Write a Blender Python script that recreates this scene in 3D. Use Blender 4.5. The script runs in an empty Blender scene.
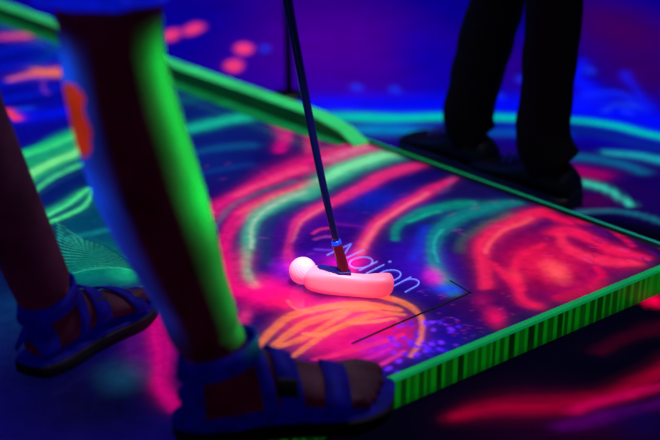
import bpy, bmesh, math, random
import numpy as np
from math import sin, cos, pi, radians, sqrt, atan2
from mathutils import Vector, Matrix, noise

random.seed(7)
rng = np.random.default_rng(3)
scene = bpy.context.scene
COL = scene.collection
scene.view_settings.view_transform = 'Standard'
scene.view_settings.look = 'None'

# ------------------------------------------------------------------ camera
F_PX = 1100.0
TH = radians(22)
BT = 0.045                  # height of the board's painted top above the floor
CAM_Z = BT + 0.733
cam_data = bpy.data.cameras.new('camera')
cam = bpy.data.objects.new('camera', cam_data)
COL.objects.link(cam)
cam.location = (0, 0, CAM_Z)
cam.rotation_euler = (pi/2 - TH, 0, 0)
cam_data.sensor_width = 36
cam_data.lens = 36*F_PX/660
cam_data.clip_end = 50
scene.camera = cam

def ray(px, py):
    x = (px-330)/F_PX; y = -(py-220)/F_PX
    c, s = cos(TH), sin(TH)
    return Vector((x, c+y*s, -s+y*c))
def P(px, py, z=BT):        # the point of a photo pixel on a horizontal plane
    v = ray(px, py); k = (z-CAM_Z)/v.z
    return Vector((v.x*k, v.y*k, z))
def at(px, py, Y):          # the point of a photo pixel at depth Y
    v = ray(px, py); k = Y/v.y
    return Vector((v.x*k, Y, CAM_Z+v.z*k))
def scl(p):                 # metres per pixel at a point
    fwd = Vector((0, cos(TH), -sin(TH)))
    return (p-Vector((0, 0, CAM_Z))).dot(fwd)/F_PX

# ------------------------------------------------------------------ colour / material helpers
def lin(c):
    return tuple(((v/255)/12.92 if v/255 <= .04045 else ((v/255+.055)/1.055)**2.4) for v in c)
def mat(name, base, emit=None, es=0.0, rough=.5, spec=.5, coat=0, noise_amt=0.0, noise_scale=30, metallic=0, bump=0):
    m = bpy.data.materials.new(name); m.use_nodes = True
    nt = m.node_tree; b = nt.nodes['Principled BSDF']
    b.inputs['Base Color'].default_value = (*lin(base), 1)
    b.inputs['Roughness'].default_value = rough
    b.inputs['Specular IOR Level'].default_value = spec
    b.inputs['Metallic'].default_value = metallic
    b.inputs['Coat Weight'].default_value = coat
    if emit:
        b.inputs['Emission Color'].default_value = (*lin(emit), 1)
        b.inputs['Emission Strength'].default_value = es
    if noise_amt or bump:
        tc = nt.nodes.new('ShaderNodeTexCoord')
        n = nt.nodes.new('ShaderNodeTexNoise'); n.inputs['Scale'].default_value = noise_scale
        n.inputs['Detail'].default_value = 5
        nt.links.new(tc.outputs['Object'], n.inputs['Vector'])
    if noise_amt:
        mr = nt.nodes.new('ShaderNodeMapRange')
        mr.inputs['From Min'].default_value = .3; mr.inputs['From Max'].default_value = .7
        mr.inputs['To Min'].default_value = 1-noise_amt; mr.inputs['To Max'].default_value = 1+noise_amt
        nt.links.new(n.outputs['Fac'], mr.inputs['Value'])
        for key, colr in (('Base Color', base), ('Emission Color', emit)):
            if colr is None: continue
            vm = nt.nodes.new('ShaderNodeVectorMath'); vm.operation = 'SCALE'
            vm.inputs[0].default_value = lin(colr)
            nt.links.new(mr.outputs['Result'], vm.inputs['Scale'])
            nt.links.new(vm.outputs['Vector'], b.inputs[key])
    if bump:
        bp = nt.nodes.new('ShaderNodeBump'); bp.inputs['Strength'].default_value = bump
        bp.inputs['Distance'].default_value = .003
        nt.links.new(n.outputs['Fac'], bp.inputs['Height'])
        nt.links.new(bp.outputs['Normal'], b.inputs['Normal'])
    return m
def paint_mat(name, es, rough, spec, coat, nscale, diff=1.0, grain=(.75, 1.2)):
    """fluorescent paint read from the 'paint' colour attribute, with brush grain"""
    m = bpy.data.materials.new(name); m.use_nodes = True
    nt = m.node_tree; b = nt.nodes['Principled BSDF']
    a = nt.nodes.new('ShaderNodeAttribute'); a.attribute_name = 'paint'
    tc = nt.nodes.new('ShaderNodeTexCoord')
    n = nt.nodes.new('ShaderNodeTexNoise'); n.inputs['Scale'].default_value = nscale; n.inputs['Detail'].default_value = 6
    n.inputs['Roughness'].default_value = .65
    nt.links.new(tc.outputs['Object'], n.inputs['Vector'])
    mr = nt.nodes.new('ShaderNodeMapRange')
    mr.inputs['From Min'].default_value = .3; mr.inputs['From Max'].default_value = .7
    mr.inputs['To Min'].default_value = grain[0]; mr.inputs['To Max'].default_value = grain[1]
    nt.links.new(n.outputs['Fac'], mr.inputs['Value'])
    vm = nt.nodes.new('ShaderNodeVectorMath'); vm.operation = 'SCALE'
    nt.links.new(a.outputs['Color'], vm.inputs[0]); nt.links.new(mr.outputs['Result'], vm.inputs['Scale'])
    vd = nt.nodes.new('ShaderNodeVectorMath'); vd.operation = 'SCALE'; vd.inputs['Scale'].default_value = diff
    nt.links.new(vm.outputs['Vector'], vd.inputs[0])
    nt.links.new(vd.outputs['Vector'], b.inputs['Base Color'])
    nt.links.new(vm.outputs['Vector'], b.inputs['Emission Color'])
    b.inputs['Emission Strength'].default_value = es
    b.inputs['Roughness'].default_value = rough
    b.inputs['Specular IOR Level'].default_value = spec
    b.inputs['Coat Weight'].default_value = coat
    b.inputs['Coat Roughness'].default_value = .12
    return m

# ------------------------------------------------------------------ object helpers
def tag(o, label=None, cat=None, group=None, kind=None):
    if label: o['label'] = label
    if cat: o['category'] = cat
    if group: o['group'] = group
    if kind: o['kind'] = kind
    return o
def empty(name, loc=(0, 0, 0)):
    o = bpy.data.objects.new(name, None); COL.objects.link(o); o.location = loc
    o.empty_display_size = .05
    return o
def build(name, bm, m, parent=None, smooth=True):
    """links a bmesh given in world coordinates as one object; its origin is put at its centre"""
    bmesh.ops.recalc_face_normals(bm, faces=bm.faces)
    c = Vector((0, 0, 0))
    for v in bm.verts: c += v.co
    c /= max(1, len(bm.verts))
    zmin = min(v.co.z for v in bm.verts); c.z = zmin
    for v in bm.verts: v.co -= c
    me = bpy.data.meshes.new(name); bm.to_mesh(me); bm.free()
    for p in me.polygons: p.use_smooth = smooth
    me.materials.append(m)
    o = bpy.data.objects.new(name, me); COL.objects.link(o)
    if parent is not None:
        o.parent = parent
        o.location = c - world_loc(parent)
    else:
        o.location = c
    return o
def world_loc(o):
    l = Vector(o.location)
    while o.parent is not None:
        o = o.parent; l += Vector(o.location)
    return l
def ring_bridge(bm, rings, cap=True, closed=True):
    vs = [[bm.verts.new(p) for p in r] for r in rings]
    n = len(vs[0])
    for i in range(len(vs)-1):
        for j in range(n if closed else n-1):
            k = (j+1) % n
            bm.faces.new((vs[i][j], vs[i][k], vs[i+1][k], vs[i+1][j]))
    if cap:
        bm.faces.new(vs[0][::-1]); bm.faces.new(vs[-1])
    return vs
def smooth_path(pts, n):
    """Catmull-Rom through tuples of any length"""
    out = []
    m = len(pts)
    for i in range(m-1):
        p0 = pts[max(i-1, 0)]; p1 = pts[i]; p2 = pts[i+1]; p3 = pts[min(i+2, m-1)]
        for k in range(n):
            t = k/n
            out.append(tuple(.5*(2*b+(c-a)*t+(2*a-5*b+4*c-d)*t*t+(3*b-a-3*c+d)*t**3) for a, b, c, d in zip(p0, p1, p2, p3)))
    out.append(tuple(pts[-1]))
    return out
def tube(bm, pts, radii, seg=20, cap=True, flat=1.0, side=None, n=5, dome=True):
    """rounded tube through points; flat scales the radius at right angles to side"""
    if not hasattr(radii, '__len__'): radii = [radii]*len(pts)
    q = smooth_path([(*p, r) for p, r in zip(pts, radii)], n) if n > 1 else [(*p, r) for p, r in zip(pts, radii)]
    P_ = [Vector(a[:3]) for a in q]; R = [a[3] for a in q]
    if dome and cap:
        d0 = (P_[0]-P_[1]).normalized(); d1 = (P_[-1]-P_[-2]).normalized()
        a = [(P_[0]+d0*R[0]*sin(t), R[0]*cos(t)) for t in (1.45, 1.1, .7, .35)]
        b = [(P_[-1]+d1*R[-1]*sin(t), R[-1]*cos(t)) for t in (.35, .7, 1.1, 1.45)]
        P_ = [x[0] for x in a]+P_+[x[0] for x in b]; R = [x[1] for x in a]+R+[x[1] for x in b]
    up = Vector(side) if side is not None else Vector((0, 1, 0))
    rings = []
    for i, p in enumerate(P_):
        t = (P_[min(i+1, len(P_)-1)]-P_[max(i-1, 0)]).normalized()
        u = (up - t*up.dot(t))
        if u.length < 1e-4: u = t.orthogonal()
        u.normalize(); w = t.cross(u)
        rings.append([p+u*R[i]*cos(2*pi*k/seg)+w*R[i]*flat*sin(2*pi*k/seg) for k in range(seg)])
    ring_bridge(bm, rings, cap)
def prism(bm, quad_a, quad_b):
    va = [bm.verts.new(p) for p in quad_a]; vb = [bm.verts.new(p) for p in quad_b]
    n = len(va)
    bm.faces.new(va); bm.faces.new(vb[::-1])
    for i in range(n):
        j = (i+1) % n
        bm.faces.new((va[i], vb[i], vb[j], va[j]))
def bevel(bm, w, seg=2):
    bmesh.ops.bevel(bm, geom=list(bm.edges), offset=w, segments=seg, affect='EDGES', profile=.5)
def remeshed(bm, voxel, smooth_it=6):
    """fuses overlapping closed volumes into one continuous skin"""
    me = bpy.data.meshes.new('tmp'); bmesh.ops.recalc_face_normals(bm, faces=bm.faces); bm.to_mesh(me); bm.free()
    o = bpy.data.objects.new('tmp', me); COL.objects.link(o)
    md = o.modifiers.new('r', 'REMESH'); md.mode = 'VOXEL'; md.voxel_size = voxel
    sm = o.modifiers.new('s', 'SMOOTH'); sm.factor = .5; sm.iterations = smooth_it
    dg = bpy.context.evaluated_depsgraph_get()
    out = bmesh.new(); me2 = o.evaluated_get(dg).to_mesh(); out.from_mesh(me2)
    o.evaluated_get(dg).to_mesh_clear()
    bpy.data.objects.remove(o); bpy.data.meshes.remove(me)
    return out

# ------------------------------------------------------------------ brush painting onto a vertex grid
class Canvas:
    def __init__(self, xy, z, base, warp=1.0, halo=.3, fat=1.4):
        x, y = xy[:, 0], xy[:, 1]
        wx = .0050*np.sin(21*y+9*x+1)+.0020*np.sin(47*x-31*y)+.0004*np.sin(190*y+60*x)
        wy = .0050*np.sin(19*x-11*y+2)+.0020*np.sin(53*y+37*x)+.0004*np.sin(210*x-80*y)
        self.xy = xy+np.stack([wx, wy], 1)*warp; self.z = z; self.halo = halo; self.fat = fat
        self.c = np.tile(np.array(lin(base)), (len(xy), 1))
    def stroke(self, pts, w, col, a=1.0, soft=.6, streak=.25, fade=0.0, n=6, ishalo=False):
        """pts: points of the brush path, w its breadth, col its paint, fade: thinning towards the end(s)"""
        if not hasattr(w, '__len__'): w = [w]*len(pts)
        if soft >= .65:
            if max(w) >= 7 and self.halo and not ishalo:
                self.stroke(pts, [v*2.1 for v in w], col, a*self.halo, 1, .15, fade, n, True)
            if not ishalo: w = [v*self.fat for v in w]; soft = min(1, soft+.1)
        q = smooth_path([(p[0], p[1], ww) for p, ww in zip(pts, w)], n) if len(pts) > 2 else [(p[0], p[1], ww) for p, ww in zip(pts, w)]
        W = []; H = []
        for i, (x, y, ww) in enumerate(q):
            a0 = q[max(i-1, 0)]; a1 = q[min(i+1, len(q)-1)]
            tx, ty = a1[0]-a0[0], a1[1]-a0[1]; l = sqrt(tx*tx+ty*ty) or 1; tx /= l; ty /= l
            p = P(x, y, self.z); pt = P(x+tx, y+ty, self.z)-p; pn = P(x-ty*2, y+tx*2, self.z)-p
            pt.normalize(); perp = (pn-pt*pn.dot(pt)).length/2
            W.append((p.x, p.y)); H.append(max(1e-4, perp*ww/2))
        W = np.array(W); H = np.array(H); hm = H.max()
        lo = W.min(0)-hm; hi = W.max(0)+hm
        idx = np.where((self.xy[:, 0] > lo[0]) & (self.xy[:, 0] < hi[0]) & (self.xy[:, 1] > lo[1]) & (self.xy[:, 1] < hi[1]))[0]
        if not len(idx): return
        X = self.xy[idx]
        best = np.full(len(idx), 9.0); off = np.zeros(len(idx)); along = np.zeros(len(idx))
        N = len(W)-1
        for i in range(N):
            A = W[i]; B = W[i+1]; d = B-A; L2 = max(1e-12, d@d)
            t = np.clip(((X-A)@d)/L2, 0, 1)
            v = X-(A+t[:, None]*d); dist = np.sqrt((v**2).sum(1)); h = H[i]*(1-t)+H[i+1]*t
            r = dist/h
            m = r < best
            best[m] = r[m]; s = (d[0]*v[:, 1]-d[1]*v[:, 0]); off[m] = (np.sign(s)*r)[m]; along[m] = (i+t[m])/N
        k = np.clip((1-best)/soft, 0, 1); k = k*k*(3-2*k)
        if streak:
            ph = rng.uniform(0, 6.28, 4)
            st = (np.sin(off*5+ph[0]+along*2)+np.sin(off*11+ph[1]-along*3)+np.sin(off*19+ph[2]+along*4))/3
            k = k*(1-streak+streak*st)
        if fade: k = k*(1-fade*along)
        k = np.clip(k*a, 0, 1)[:, None]
        self.c[idx] = self.c[idx]*(1-k)+np.array(lin(col))*k
    def blob(self, x, y, rx, ry, col, a=1.0, soft=1.0):
        p = P(x, y, self.z); ex = (P(x+rx, y, self.z)-p).length; ey = (P(x, y-ry, self.z)-P(x, y+ry, self.z)).length/2
        r = np.sqrt(((self.xy[:, 0]-p.x)/ex)**2+((self.xy[:, 1]-p.y)/ey)**2)
        k = np.clip((1-r)/soft, 0, 1); k = (k*k*(3-2*k)*a)[:, None]
        self.c = self.c*(1-k)+np.array(lin(col))*k
def grid_mesh(name, us, vs, fn, canvas_fn, m, parent, origin, z, bleed=False):
    """flat painted sheet over parameter lines us x vs"""
    U, V = np.meshgrid(us, vs, indexing='ij')
    xy = fn(U.ravel(), V.ravel())
    cv = canvas_fn(xy)
    nu, nv = len(us), len(vs)
    co = np.zeros((nu*nv, 3)); co[:, :2] = xy-np.array(origin[:2]); co[:, 2] = z-origin[2]
    g = cv.reshape(nu, nv, 3)
    def blur(g, n):
        for _ in range(n):
            p = np.pad(g, ((1, 1), (1, 1), (0, 0)), mode='edge')
            g = (p[:-2, 1:-1]+2*p[1:-1, 1:-1]+p[2:, 1:-1])/4
            p = np.pad(g, ((1, 1), (1, 1), (0, 0)), mode='edge')
            g = (p[1:-1, :-2]+2*p[1:-1, 1:-1]+p[1:-1, 2:])/4
        return g
    if bleed:      # wet paint: a crisp coat over one that has bled
        g1 = g; g2 = blur(g1, 26)
        cv = (g1*.86+g2*.24).reshape(-1, 3)
    i = np.arange(nu-1)[:, None]*nv+np.arange(nv-1)[None, :]
    f = np.stack([i, i+nv, i+nv+1, i+1], -1).reshape(-1, 4)
    me = bpy.data.meshes.new(name)
    me.vertices.add(len(co)); me.vertices.foreach_set('co', co.ravel())
    me.loops.add(f.size); me.loops.foreach_set('vertex_index', f.ravel().astype(np.int32))
    me.polygons.add(len(f)); me.polygons.foreach_set('loop_start', np.arange(0, f.size, 4, dtype=np.int32))
    me.update(calc_edges=True)
    if me.polygons[0].normal.z < 0: me.flip_normals()
    at_ = me.color_attributes.new('paint', 'FLOAT_COLOR', 'POINT')
    rgba = np.ones((len(co), 4), dtype=np.float32); rgba[:, :3] = cv
    at_.data.foreach_set('color', rgba.ravel())
    me.materials.append(m)
    o = bpy.data.objects.new(name, me); COL.objects.link(o)
    if parent: o.parent = parent; o.location = (0, 0, 0)
    else: o.location = origin
    return o

# ================================================================== ROOM
M_wall = mat('wall_paint', (10, 4, 110), (8, 4, 120), .12, rough=.8, noise_amt=.4, noise_scale=1.2)
M_dark = mat('dark_ceiling', (8, 6, 20), rough=.9, noise_amt=.3, noise_scale=3)
def slab(name, x0, x1, y0, y1, z0, z1, m):
    bm = bmesh.new()
    prism(bm, [Vector((x, y, z0)) for x, y in ((x0, y0), (x1, y0), (x1, y1), (x0, y1))],
          [Vector((x, y, z1)) for x, y in ((x0, y0), (x1, y0), (x1, y1), (x0, y1))])
    return tag(build(name, bm, m, smooth=False), kind='structure')
RX0, RX1, RY0, RY1, RZ = -4.2, 3.4, -2.2, 6.4, 2.9
slab('wall_back', RX0-.1, RX1+.1, RY1, RY1+.1, -.05, RZ, M_wall)
slab('wall_front', RX0-.1, RX1+.1, RY0-.1, RY0, -.05, RZ, M_dark)
slab('wall_left', RX0-.1, RX0, RY0, RY1, -.05, RZ, M_wall)
slab('wall_right', RX1, RX1+.1, RY0, RY1, -.05, RZ, M_wall)
slab('ceiling', RX0-.1, RX1+.1, RY0-.1, RY1+.1, RZ, RZ+.1, M_dark)

def floor_paint(xy):
    c = Canvas(xy, 0.0, (3, 2, 16), 1.0, .2, 1.2)
    S, B = c.stroke, c.blob
    # deep blue field beyond the course
    far = np.clip((xy[:, 1]-1.9)/.5, 0, 1)[:, None]
    c.c = c.c*(1-far)+np.array(lin((10, 0, 140)))*far
    B(330, 40, 150, 75, (78, 0, 150), .85); B(340, 95, 80, 40, (60, 0, 160), .5)
    B(300, -20, 130, 60, (60, 0, 130), .6)
    B(185, 20, 110, 50, (8, 0, 145), .8)
    B(620, 30, 100, 60, (62, 0, 82), .9); B(645, 75, 70, 40, (50, 0, 78), .7)
    B(430, 60, 55, 60, (8, 0, 165), .8); B(505, 60, 60, 60, (50, 0, 120), .5)
    S([(330, 106), (380, 106), (440, 104), (520, 105), (600, 112), (670, 124)], 34, (0, 12, 245), .9, soft=1, streak=.1)
    B(584, 85, 24, 38, (5, 10, 230), .85); B(600, 100, 40, 16, (10, 20, 240), .8)
    S([(582, 60), (578, 80), (588, 95), (575, 108)], 16, (10, 20, 255), .9, soft=1)
    S([(625, 72), (634, 88), (640, 98), (652, 108)], 12, (10, 25, 250), .8, soft=1)
    S([(590, 95), (610, 93), (628, 98), (645, 112)], 7, (15, 40, 255), .8, soft=1)
    S([(605, 112), (620, 105), (634, 106)], 6, (30, 70, 255), .8, soft=1)
    for x, y, r in ((356, 87, 9), (395, 90, 9), (522, 80, 9), (628, 112, 8), (265, 49, 9), (500, 96, 8), (590, 70, 8)):
        B(x, y, r, r*.7, (20, 50, 255), .95)
    # paint splashes
    for x, y in ((172, 35), (193, 29), (235, 65.5), (243, 49)):
        B(x, y, 12, 8, (255, 60, 120), 1, .6)
    # floor region under and beside the standing player
    S([(330, 140), (400, 146), (500, 165), (600, 180), (680, 200)], 80, (24, 4, 84), .95, soft=.5)
    B(390, 128, 60, 14, (0, 90, 190), .8)
    S([(330, 117), (400, 117.5), (460, 117), (530, 118), (580, 121.5), (620, 127), (672, 139)], [10, 10, 9, 7, 6, 6, 7], (0, 200, 170), .95, soft=.8, streak=0)
    S([(345, 129), (390, 130), (430, 133)], 8, (0, 160, 190), .7, soft=1)
    S([(480, 132), (520, 132), (560, 134)], 10, (0, 90, 170), .8, soft=1)
    S([(575, 128), (620, 138), (670, 152)], 14, (4, 40, 120), .7, soft=1)
    S([(548, 181), (575, 181), (598, 186), (614, 194), (630, 206)], [7, 8, 8, 7, 5], (60, 230, 195), .95, soft=.8)
    S([(560, 157), (590, 158), (618, 163), (645, 172)], 8, (0, 110, 150), .8, soft=1)
    S([(606, 152), (635, 155), (672, 163)], [5, 7, 8], (30, 190, 190), .85, soft=.8)
    S([(580, 211), (620, 212), (668, 224)], 6, (20, 130, 150), .8, soft=.9)
    S([(560, 171), (580, 171), (600, 174)], 12, (190, 0, 90), .8, soft=1)
    B(590, 200, 40, 16, (70, 0, 60), .7); B(495, 168, 14, 10, (190, 0, 150), .9)
    B(640, 190, 40, 20, (25, 0, 70), .6)
    # near floor, right of the board
    B(560, 420, 170, 60, (30, 0, 30), .8)
    S([(455, 418), (500, 409), (550, 405), (600, 397), (640, 382), (680, 360)], [14, 24, 22, 20, 20, 26], (165, 0, 46), .7, soft=1)
    S([(570, 410), (600, 400), (630, 392), (670, 385)], 10, (210, 0, 90), .65, soft=1)
    S([(560, 425), (600, 415), (680, 398)], 16, (90, 0, 110), .6, soft=1)
    S([(600, 350), (640, 330), (690, 322)], 16, (70, 0, 30), .5, soft=1)
    B(655, 299, 22, 10, (250, 0, 70), .95); B(690, 310, 30, 20, (200, 0, 60), .8)
    B(640, 420, 60, 30, (10, 2, 60), .7)
    return c.c
M_floor = paint_mat('painted_floor', .85, .6, .0, 0, 9, diff=.7, grain=(.8, 1.15))
fx = np.linspace(RX0, RX1, 560); fy = np.concatenate([np.linspace(RY0, .6, 30)[:-1], np.linspace(.6, 4.0, 400)[:-1], np.linspace(4.0, RY1, 60)])
fl = grid_mesh('floor', fx, fy, lambda u, v: np.stack([u, v], 1), floor_paint, M_floor, None, (0, 0, 0), 0.0)
tag(fl, kind='structure')

# ================================================================== THE PAINTED BOARD
CORN = P(692.5, 256.6)
DA = (P(365, 140)-CORN).normalized()          # along the kerb side
DB = (P(400, 378)-CORN).normalized()          # along the front side
print('board angle', math.degrees(DA.angle(DB)), CORN, DA, DB)
DBo = Vector((DA.y, -DA.x, 0))
if DBo.dot(DB) < 0: DBo = -DBo
LA, LB = 4.6, 1.75
def board(u, v, z=0.0):                       # u along the kerb, v away from it
    return CORN+DA*u+DB*v+Vector((0, 0, z))
root = empty('golf_board', (CORN.x, CORN.y, 0))
tag(root, 'raised glossy golf board painted with neon swirls, green edges and green kerb', 'golf board')

def board_paint(xy):
    c = Canvas(xy, BT, (14, 6, 88))
    S, B = c.stroke, c.blob
    # ground colours, and painted shade at the bottom left
    B(60, 50, 190, 110, (2, 8, 165), 1); B(40, 30, 70, 50, (0, 10, 150), .8)
    B(80, 230, 100, 120, (0, 70, 92), .9); B(210, 120, 110, 50, (6, 30, 105), .9)
    B(210, 160, 70, 40, (8, 30, 110), .8)
    B(230, 230, 80, 70, (60, 10, 110), .6)
    B(320, 240, 80, 60, (84, 6, 160), .8); B(400, 200, 70, 40, (28, 16, 130), .8)
    B(370, 198, 45, 20, (10, 30, 180), .7); B(420, 265, 60, 40, (60, 10, 190), .85)
    B(480, 190, 80, 30, (22, 16, 78), .8); B(640, 255, 70, 30, (34, 4, 56), .9)
    B(500, 290, 90, 60, (66, 4, 70), .8); B(440, 345, 70, 50, (22, 8, 140), .9)
    B(100, 400, 170, 70, (4, 4, 40), 1); B(60, 350, 110, 80, (4, 4, 46), .8)  # dark blobs paint the shade of foot and leg at bottom left
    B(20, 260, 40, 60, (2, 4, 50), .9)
    # far left: blue swirls and coral flecks
    for k in range(9):
        y = 42+k*8; S([(-30, y+8), (10, y), (40, y-6+rng.uniform(-4, 4)), (80, y-16)], 5, (0, 30, 215) if k % 2 else (0, 4, 110), .7, soft=1)
    S([(-10, 118), (30, 117), (80, 108), (110, 100)], 13, (0, 18, 235), .85, soft=1)
    S([(30, 68), (50, 55), (62, 40)], 9, (0, 60, 130), .6, soft=1)
    S([(6, 37), (22, 36)], 6, (255, 70, 130), 1, soft=.8, streak=0)
    S([(12, 80), (35, 74), (60, 71)], [3, 6, 8], (255, 110, 90), 1, soft=.8, streak=0)
    S([(32, 70), (48, 72), (60, 73)], [3, 5, 7], (255, 120, 60), 1, soft=.8, streak=0)
    S([(44, 76), (47, 94)], 5, (150, 60, 180), .8, soft=.9)
    S([(6, 111), (18, 119)], 8, (255, 60, 70), 1, soft=.7, streak=0)
    S([(20, 110), (27, 109)], 5, (20, 80, 255), .9, soft=.9)
    # left green bands
    S([(5, 160), (40, 146), (70, 136), (110, 120), (150, 108)], 7, (20, 225, 110), 1, soft=.5)
    S([(5, 186), (40, 168), (75, 150), (120, 132)], 24, (20, 160, 100), .9, soft=.4, streak=.35)
    S([(8, 180), (40, 162), (70, 146), (100, 134)], 38, (24, 176, 104), .95, soft=.4, streak=.3)
    S([(14, 160), (50, 146), (95, 130)], 6, (60, 240, 130), 1, soft=.6)
    S([(40, 216), (62, 204), (84, 192)], 8, (40, 190, 120), .8, soft=.7)
    S([(20, 182), (50, 165), (85, 148)], 10, (130, 255, 140), 1, soft=.6)
    S([(25, 196), (60, 174), (95, 158)], 7, (70, 230, 130), .95, soft=.6)
    S([(28, 206), (60, 191), (100, 172)], 14, (2, 16, 92), .95, soft=.5)
    S([(36, 222), (60, 208), (82, 193), (92, 188)], 6, (80, 250, 140), 1, soft=.6)
    S([(42, 226), (66, 216), (85, 204), (94, 190)], 6, (80, 250, 140), 1, soft=.6)
    B(95, 262, 60, 34, (0, 130, 96), .85); B(130, 270, 30, 20, (20, 190, 120), .8)
    S([(60, 240), (90, 234), (120, 228), (135, 236)], 6, (20, 150, 140), .6, soft=1)
    for k in range(16):
        t = k/15; S([(52+8*t, 222+50*t), (80+6*t, 236+30*t), (110+8*t, 246+20*t), (135+10*t, 262+14*t)], 1.6, (0, 40, 60), .7, soft=.6, streak=0)
        S([(56+8*t, 224+50*t), (84+6*t, 238+30*t), (112+8*t, 248+20*t), (136+10*t, 264+14*t)], 1.3, (60, 220, 160), .45, soft=.6, streak=0)
    # below the left foot: mint patch, magenta streak
    B(143, 300, 22, 18, (140, 215, 190), .8)
    S([(146, 300), (158, 322), (164, 350), (163, 385), (170, 410)], [14, 24, 26, 22, 18], (225, 0, 120), .85, soft=1)
    S([(135, 320), (140, 345), (142, 370)], 28, (90, 10, 110), .6, soft=1)
    B(122, 375, 40, 26, (14, 60, 84), .8)
    # behind the leg, near the kerb
    S([(160, 112), (190, 100), (230, 96), (262, 100)], 9, (0, 80, 100), .8, soft=1)
    S([(150, 146), (180, 131), (220, 121), (262, 115), (300, 116)], [12, 12, 10, 9, 6], (20, 200, 150), .9, soft=.8)
    S([(170, 162), (210, 150), (250, 146)], 7, (10, 90, 140), .7, soft=1)
    S([(175, 180), (215, 170), (250, 164)], 6, (10, 60, 140), .7, soft=1)
    S([(280, 122), (283, 136), (282, 151)], [16, 17, 12], (215, 0, 120), .95, soft=.7)
    S([(307, 128), (309, 140), (309, 152)], [12, 13, 9], (225, 40, 110), .85, soft=.8)
    S([(180, 235), (205, 216), (235, 198), (262, 181), (300, 167), (345, 152), (400, 140)], [10, 18, 15, 16, 20, 22, 14], (232, 22, 112), .95, soft=.8)
    S([(240, 194), (270, 180), (305, 168)], 7, (255, 70, 120), .9, soft=.9)
    S([(330, 160), (365, 147), (400, 140)], 8, (225, 110, 150), .8, soft=.9)
    # teal outer line
    S([(200, 250), (212, 226), (236, 206), (262, 192), (290, 182)], 6, (20, 100, 120), .8, soft=1)
    S([(236, 290), (222, 262), (226, 232), (246, 212), (272, 198), (302, 186), (318, 183)], [22, 19, 15, 14, 12, 10, 5], (236, 16, 110), 1, soft=.7)
    S([(240, 214), (268, 200), (300, 187)], 5, (255, 60, 100), .8, soft=.8)
    # mint arc
    S([(258, 285), (247, 262), (246, 240), (256, 220), (280, 205), (305, 193), (330, 178), (365, 163), (400, 152), (430, 148)], [9, 10, 12, 14, 17, 17, 18, 17, 14, 6], (60, 190, 140), 1, soft=.7)
    S([(248, 248), (252, 226), (272, 208), (302, 193)], 6, (190, 215, 180), .75, soft=.9)
    S([(320, 181), (350, 168), (385, 156), (415, 151)], [6, 10, 8, 5], (140, 250, 165), .95, soft=.9)
    S([(270, 262), (262, 246), (266, 230), (282, 216), (300, 205)], 12, (12, 40, 100), .85, soft=.8)
    # pink arc
    S([(300, 275), (288, 256), (289, 236), (303, 219), (330, 203), (362, 186), (400, 170), (440, 160)], [11, 10, 9, 9, 9, 9, 9, 5], (250, 45, 118), 1, soft=.7)
    S([(290, 240), (303, 221), (328, 206)], 4, (255, 120, 130), .8, soft=.9)
    # dark heart with small marks
    S([(303, 244), (318, 236), (345, 232)], 24, (22, 2, 108), .95, soft=.7)
    S([(313, 233), (322, 229), (331, 227)], 3.2, (250, 50, 120), .9, soft=.5)
    S([(314, 238), (324, 236), (334, 236)], 2.6, (190, 60, 160), .9, soft=.5)
    S([(313, 248), (326, 249), (336, 250)], 2.6, (110, 60, 230), .9, soft=.5)
    S([(335, 222), (355, 224), (372, 228)], 3, (150, 20, 170), .6, soft=.8)
    S([(345, 215), (360, 220), (370, 232)], 12, (40, 10, 140), .6, soft=1)
    # second pink arc
    S([(345, 276), (354, 258), (364, 242), (380, 222), (402, 204), (430, 190), (455, 179)], [16, 14, 13, 12, 11, 9, 5], (252, 36, 110), 1, soft=.7)
    S([(358, 254), (372, 234), (395, 211), (425, 193)], [8, 7, 5, 4], (255, 115, 125), .85, soft=.9)
    S([(455, 176), (448, 188), (440, 192)], 7, (110, 70, 130), .5, soft=1)
    # hot pink field round the ball
    B(262, 292, 48, 26, (250, 10, 118), .95); B(235, 268, 30, 30, (245, 16, 110), .6)
    B(290, 300, 38, 16, (255, 20, 90), .9); B(345, 262, 36, 16, (225, 10, 150), .65)
    B(285, 265, 18, 20, (150, 10, 190), .6); B(240, 316, 14, 16, (250, 50, 120), .7); B(232, 308, 18, 12, (110, 20, 110), .5)
    # teal arcs, middle right
    S([(398, 240), (402, 226), (420, 214), (450, 206), (470, 204)], [8, 10, 11, 9, 5], (0, 150, 120), .9, soft=.8)
    S([(412, 222), (425, 216), (437, 213)], 4, (20, 200, 140), .8, soft=.9)
    S([(452, 292), (436, 272), (433, 250), (443, 230), (466, 214), (500, 205), (520, 202)], [12, 14, 16, 17, 15, 10, 5], (12, 140, 130), .9, soft=.8)
    S([(437, 262), (435, 246), (444, 230)], 4, (40, 200, 180), .8, soft=.9)
    S([(462, 250), (470, 236), (490, 222), (505, 214)], 12, (20, 90, 80), .7, soft=1)
    S([(410, 260), (420, 245), (428, 228)], 12, (24, 40, 210), .7, soft=1)
    B(431, 276, 14, 13, (225, 20, 200), .95); B(446, 288, 24, 9, (30, 60, 250), .8)
    B(470, 262, 20, 24, (60, 20, 70), .6)
    # the red rose
    B(550, 262, 100, 56, (185, 2, 66), .95); B(620, 258, 44, 20, (200, 0, 66), .7)
    S([(484, 285), (481, 262), (488, 240), (510, 222), (540, 210), (560, 207)], [16, 17, 17, 15, 11, 6], (250, 34, 84), 1, soft=.8)
    S([(486, 252), (500, 232), (526, 218)], 6, (255, 90, 100), .85, soft=.9)
    S([(540, 212), (565, 220), (592, 222), (612, 232), (632, 246)], [7, 9, 8, 6, 4], (245, 16, 74), 1, soft=.7)
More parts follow.
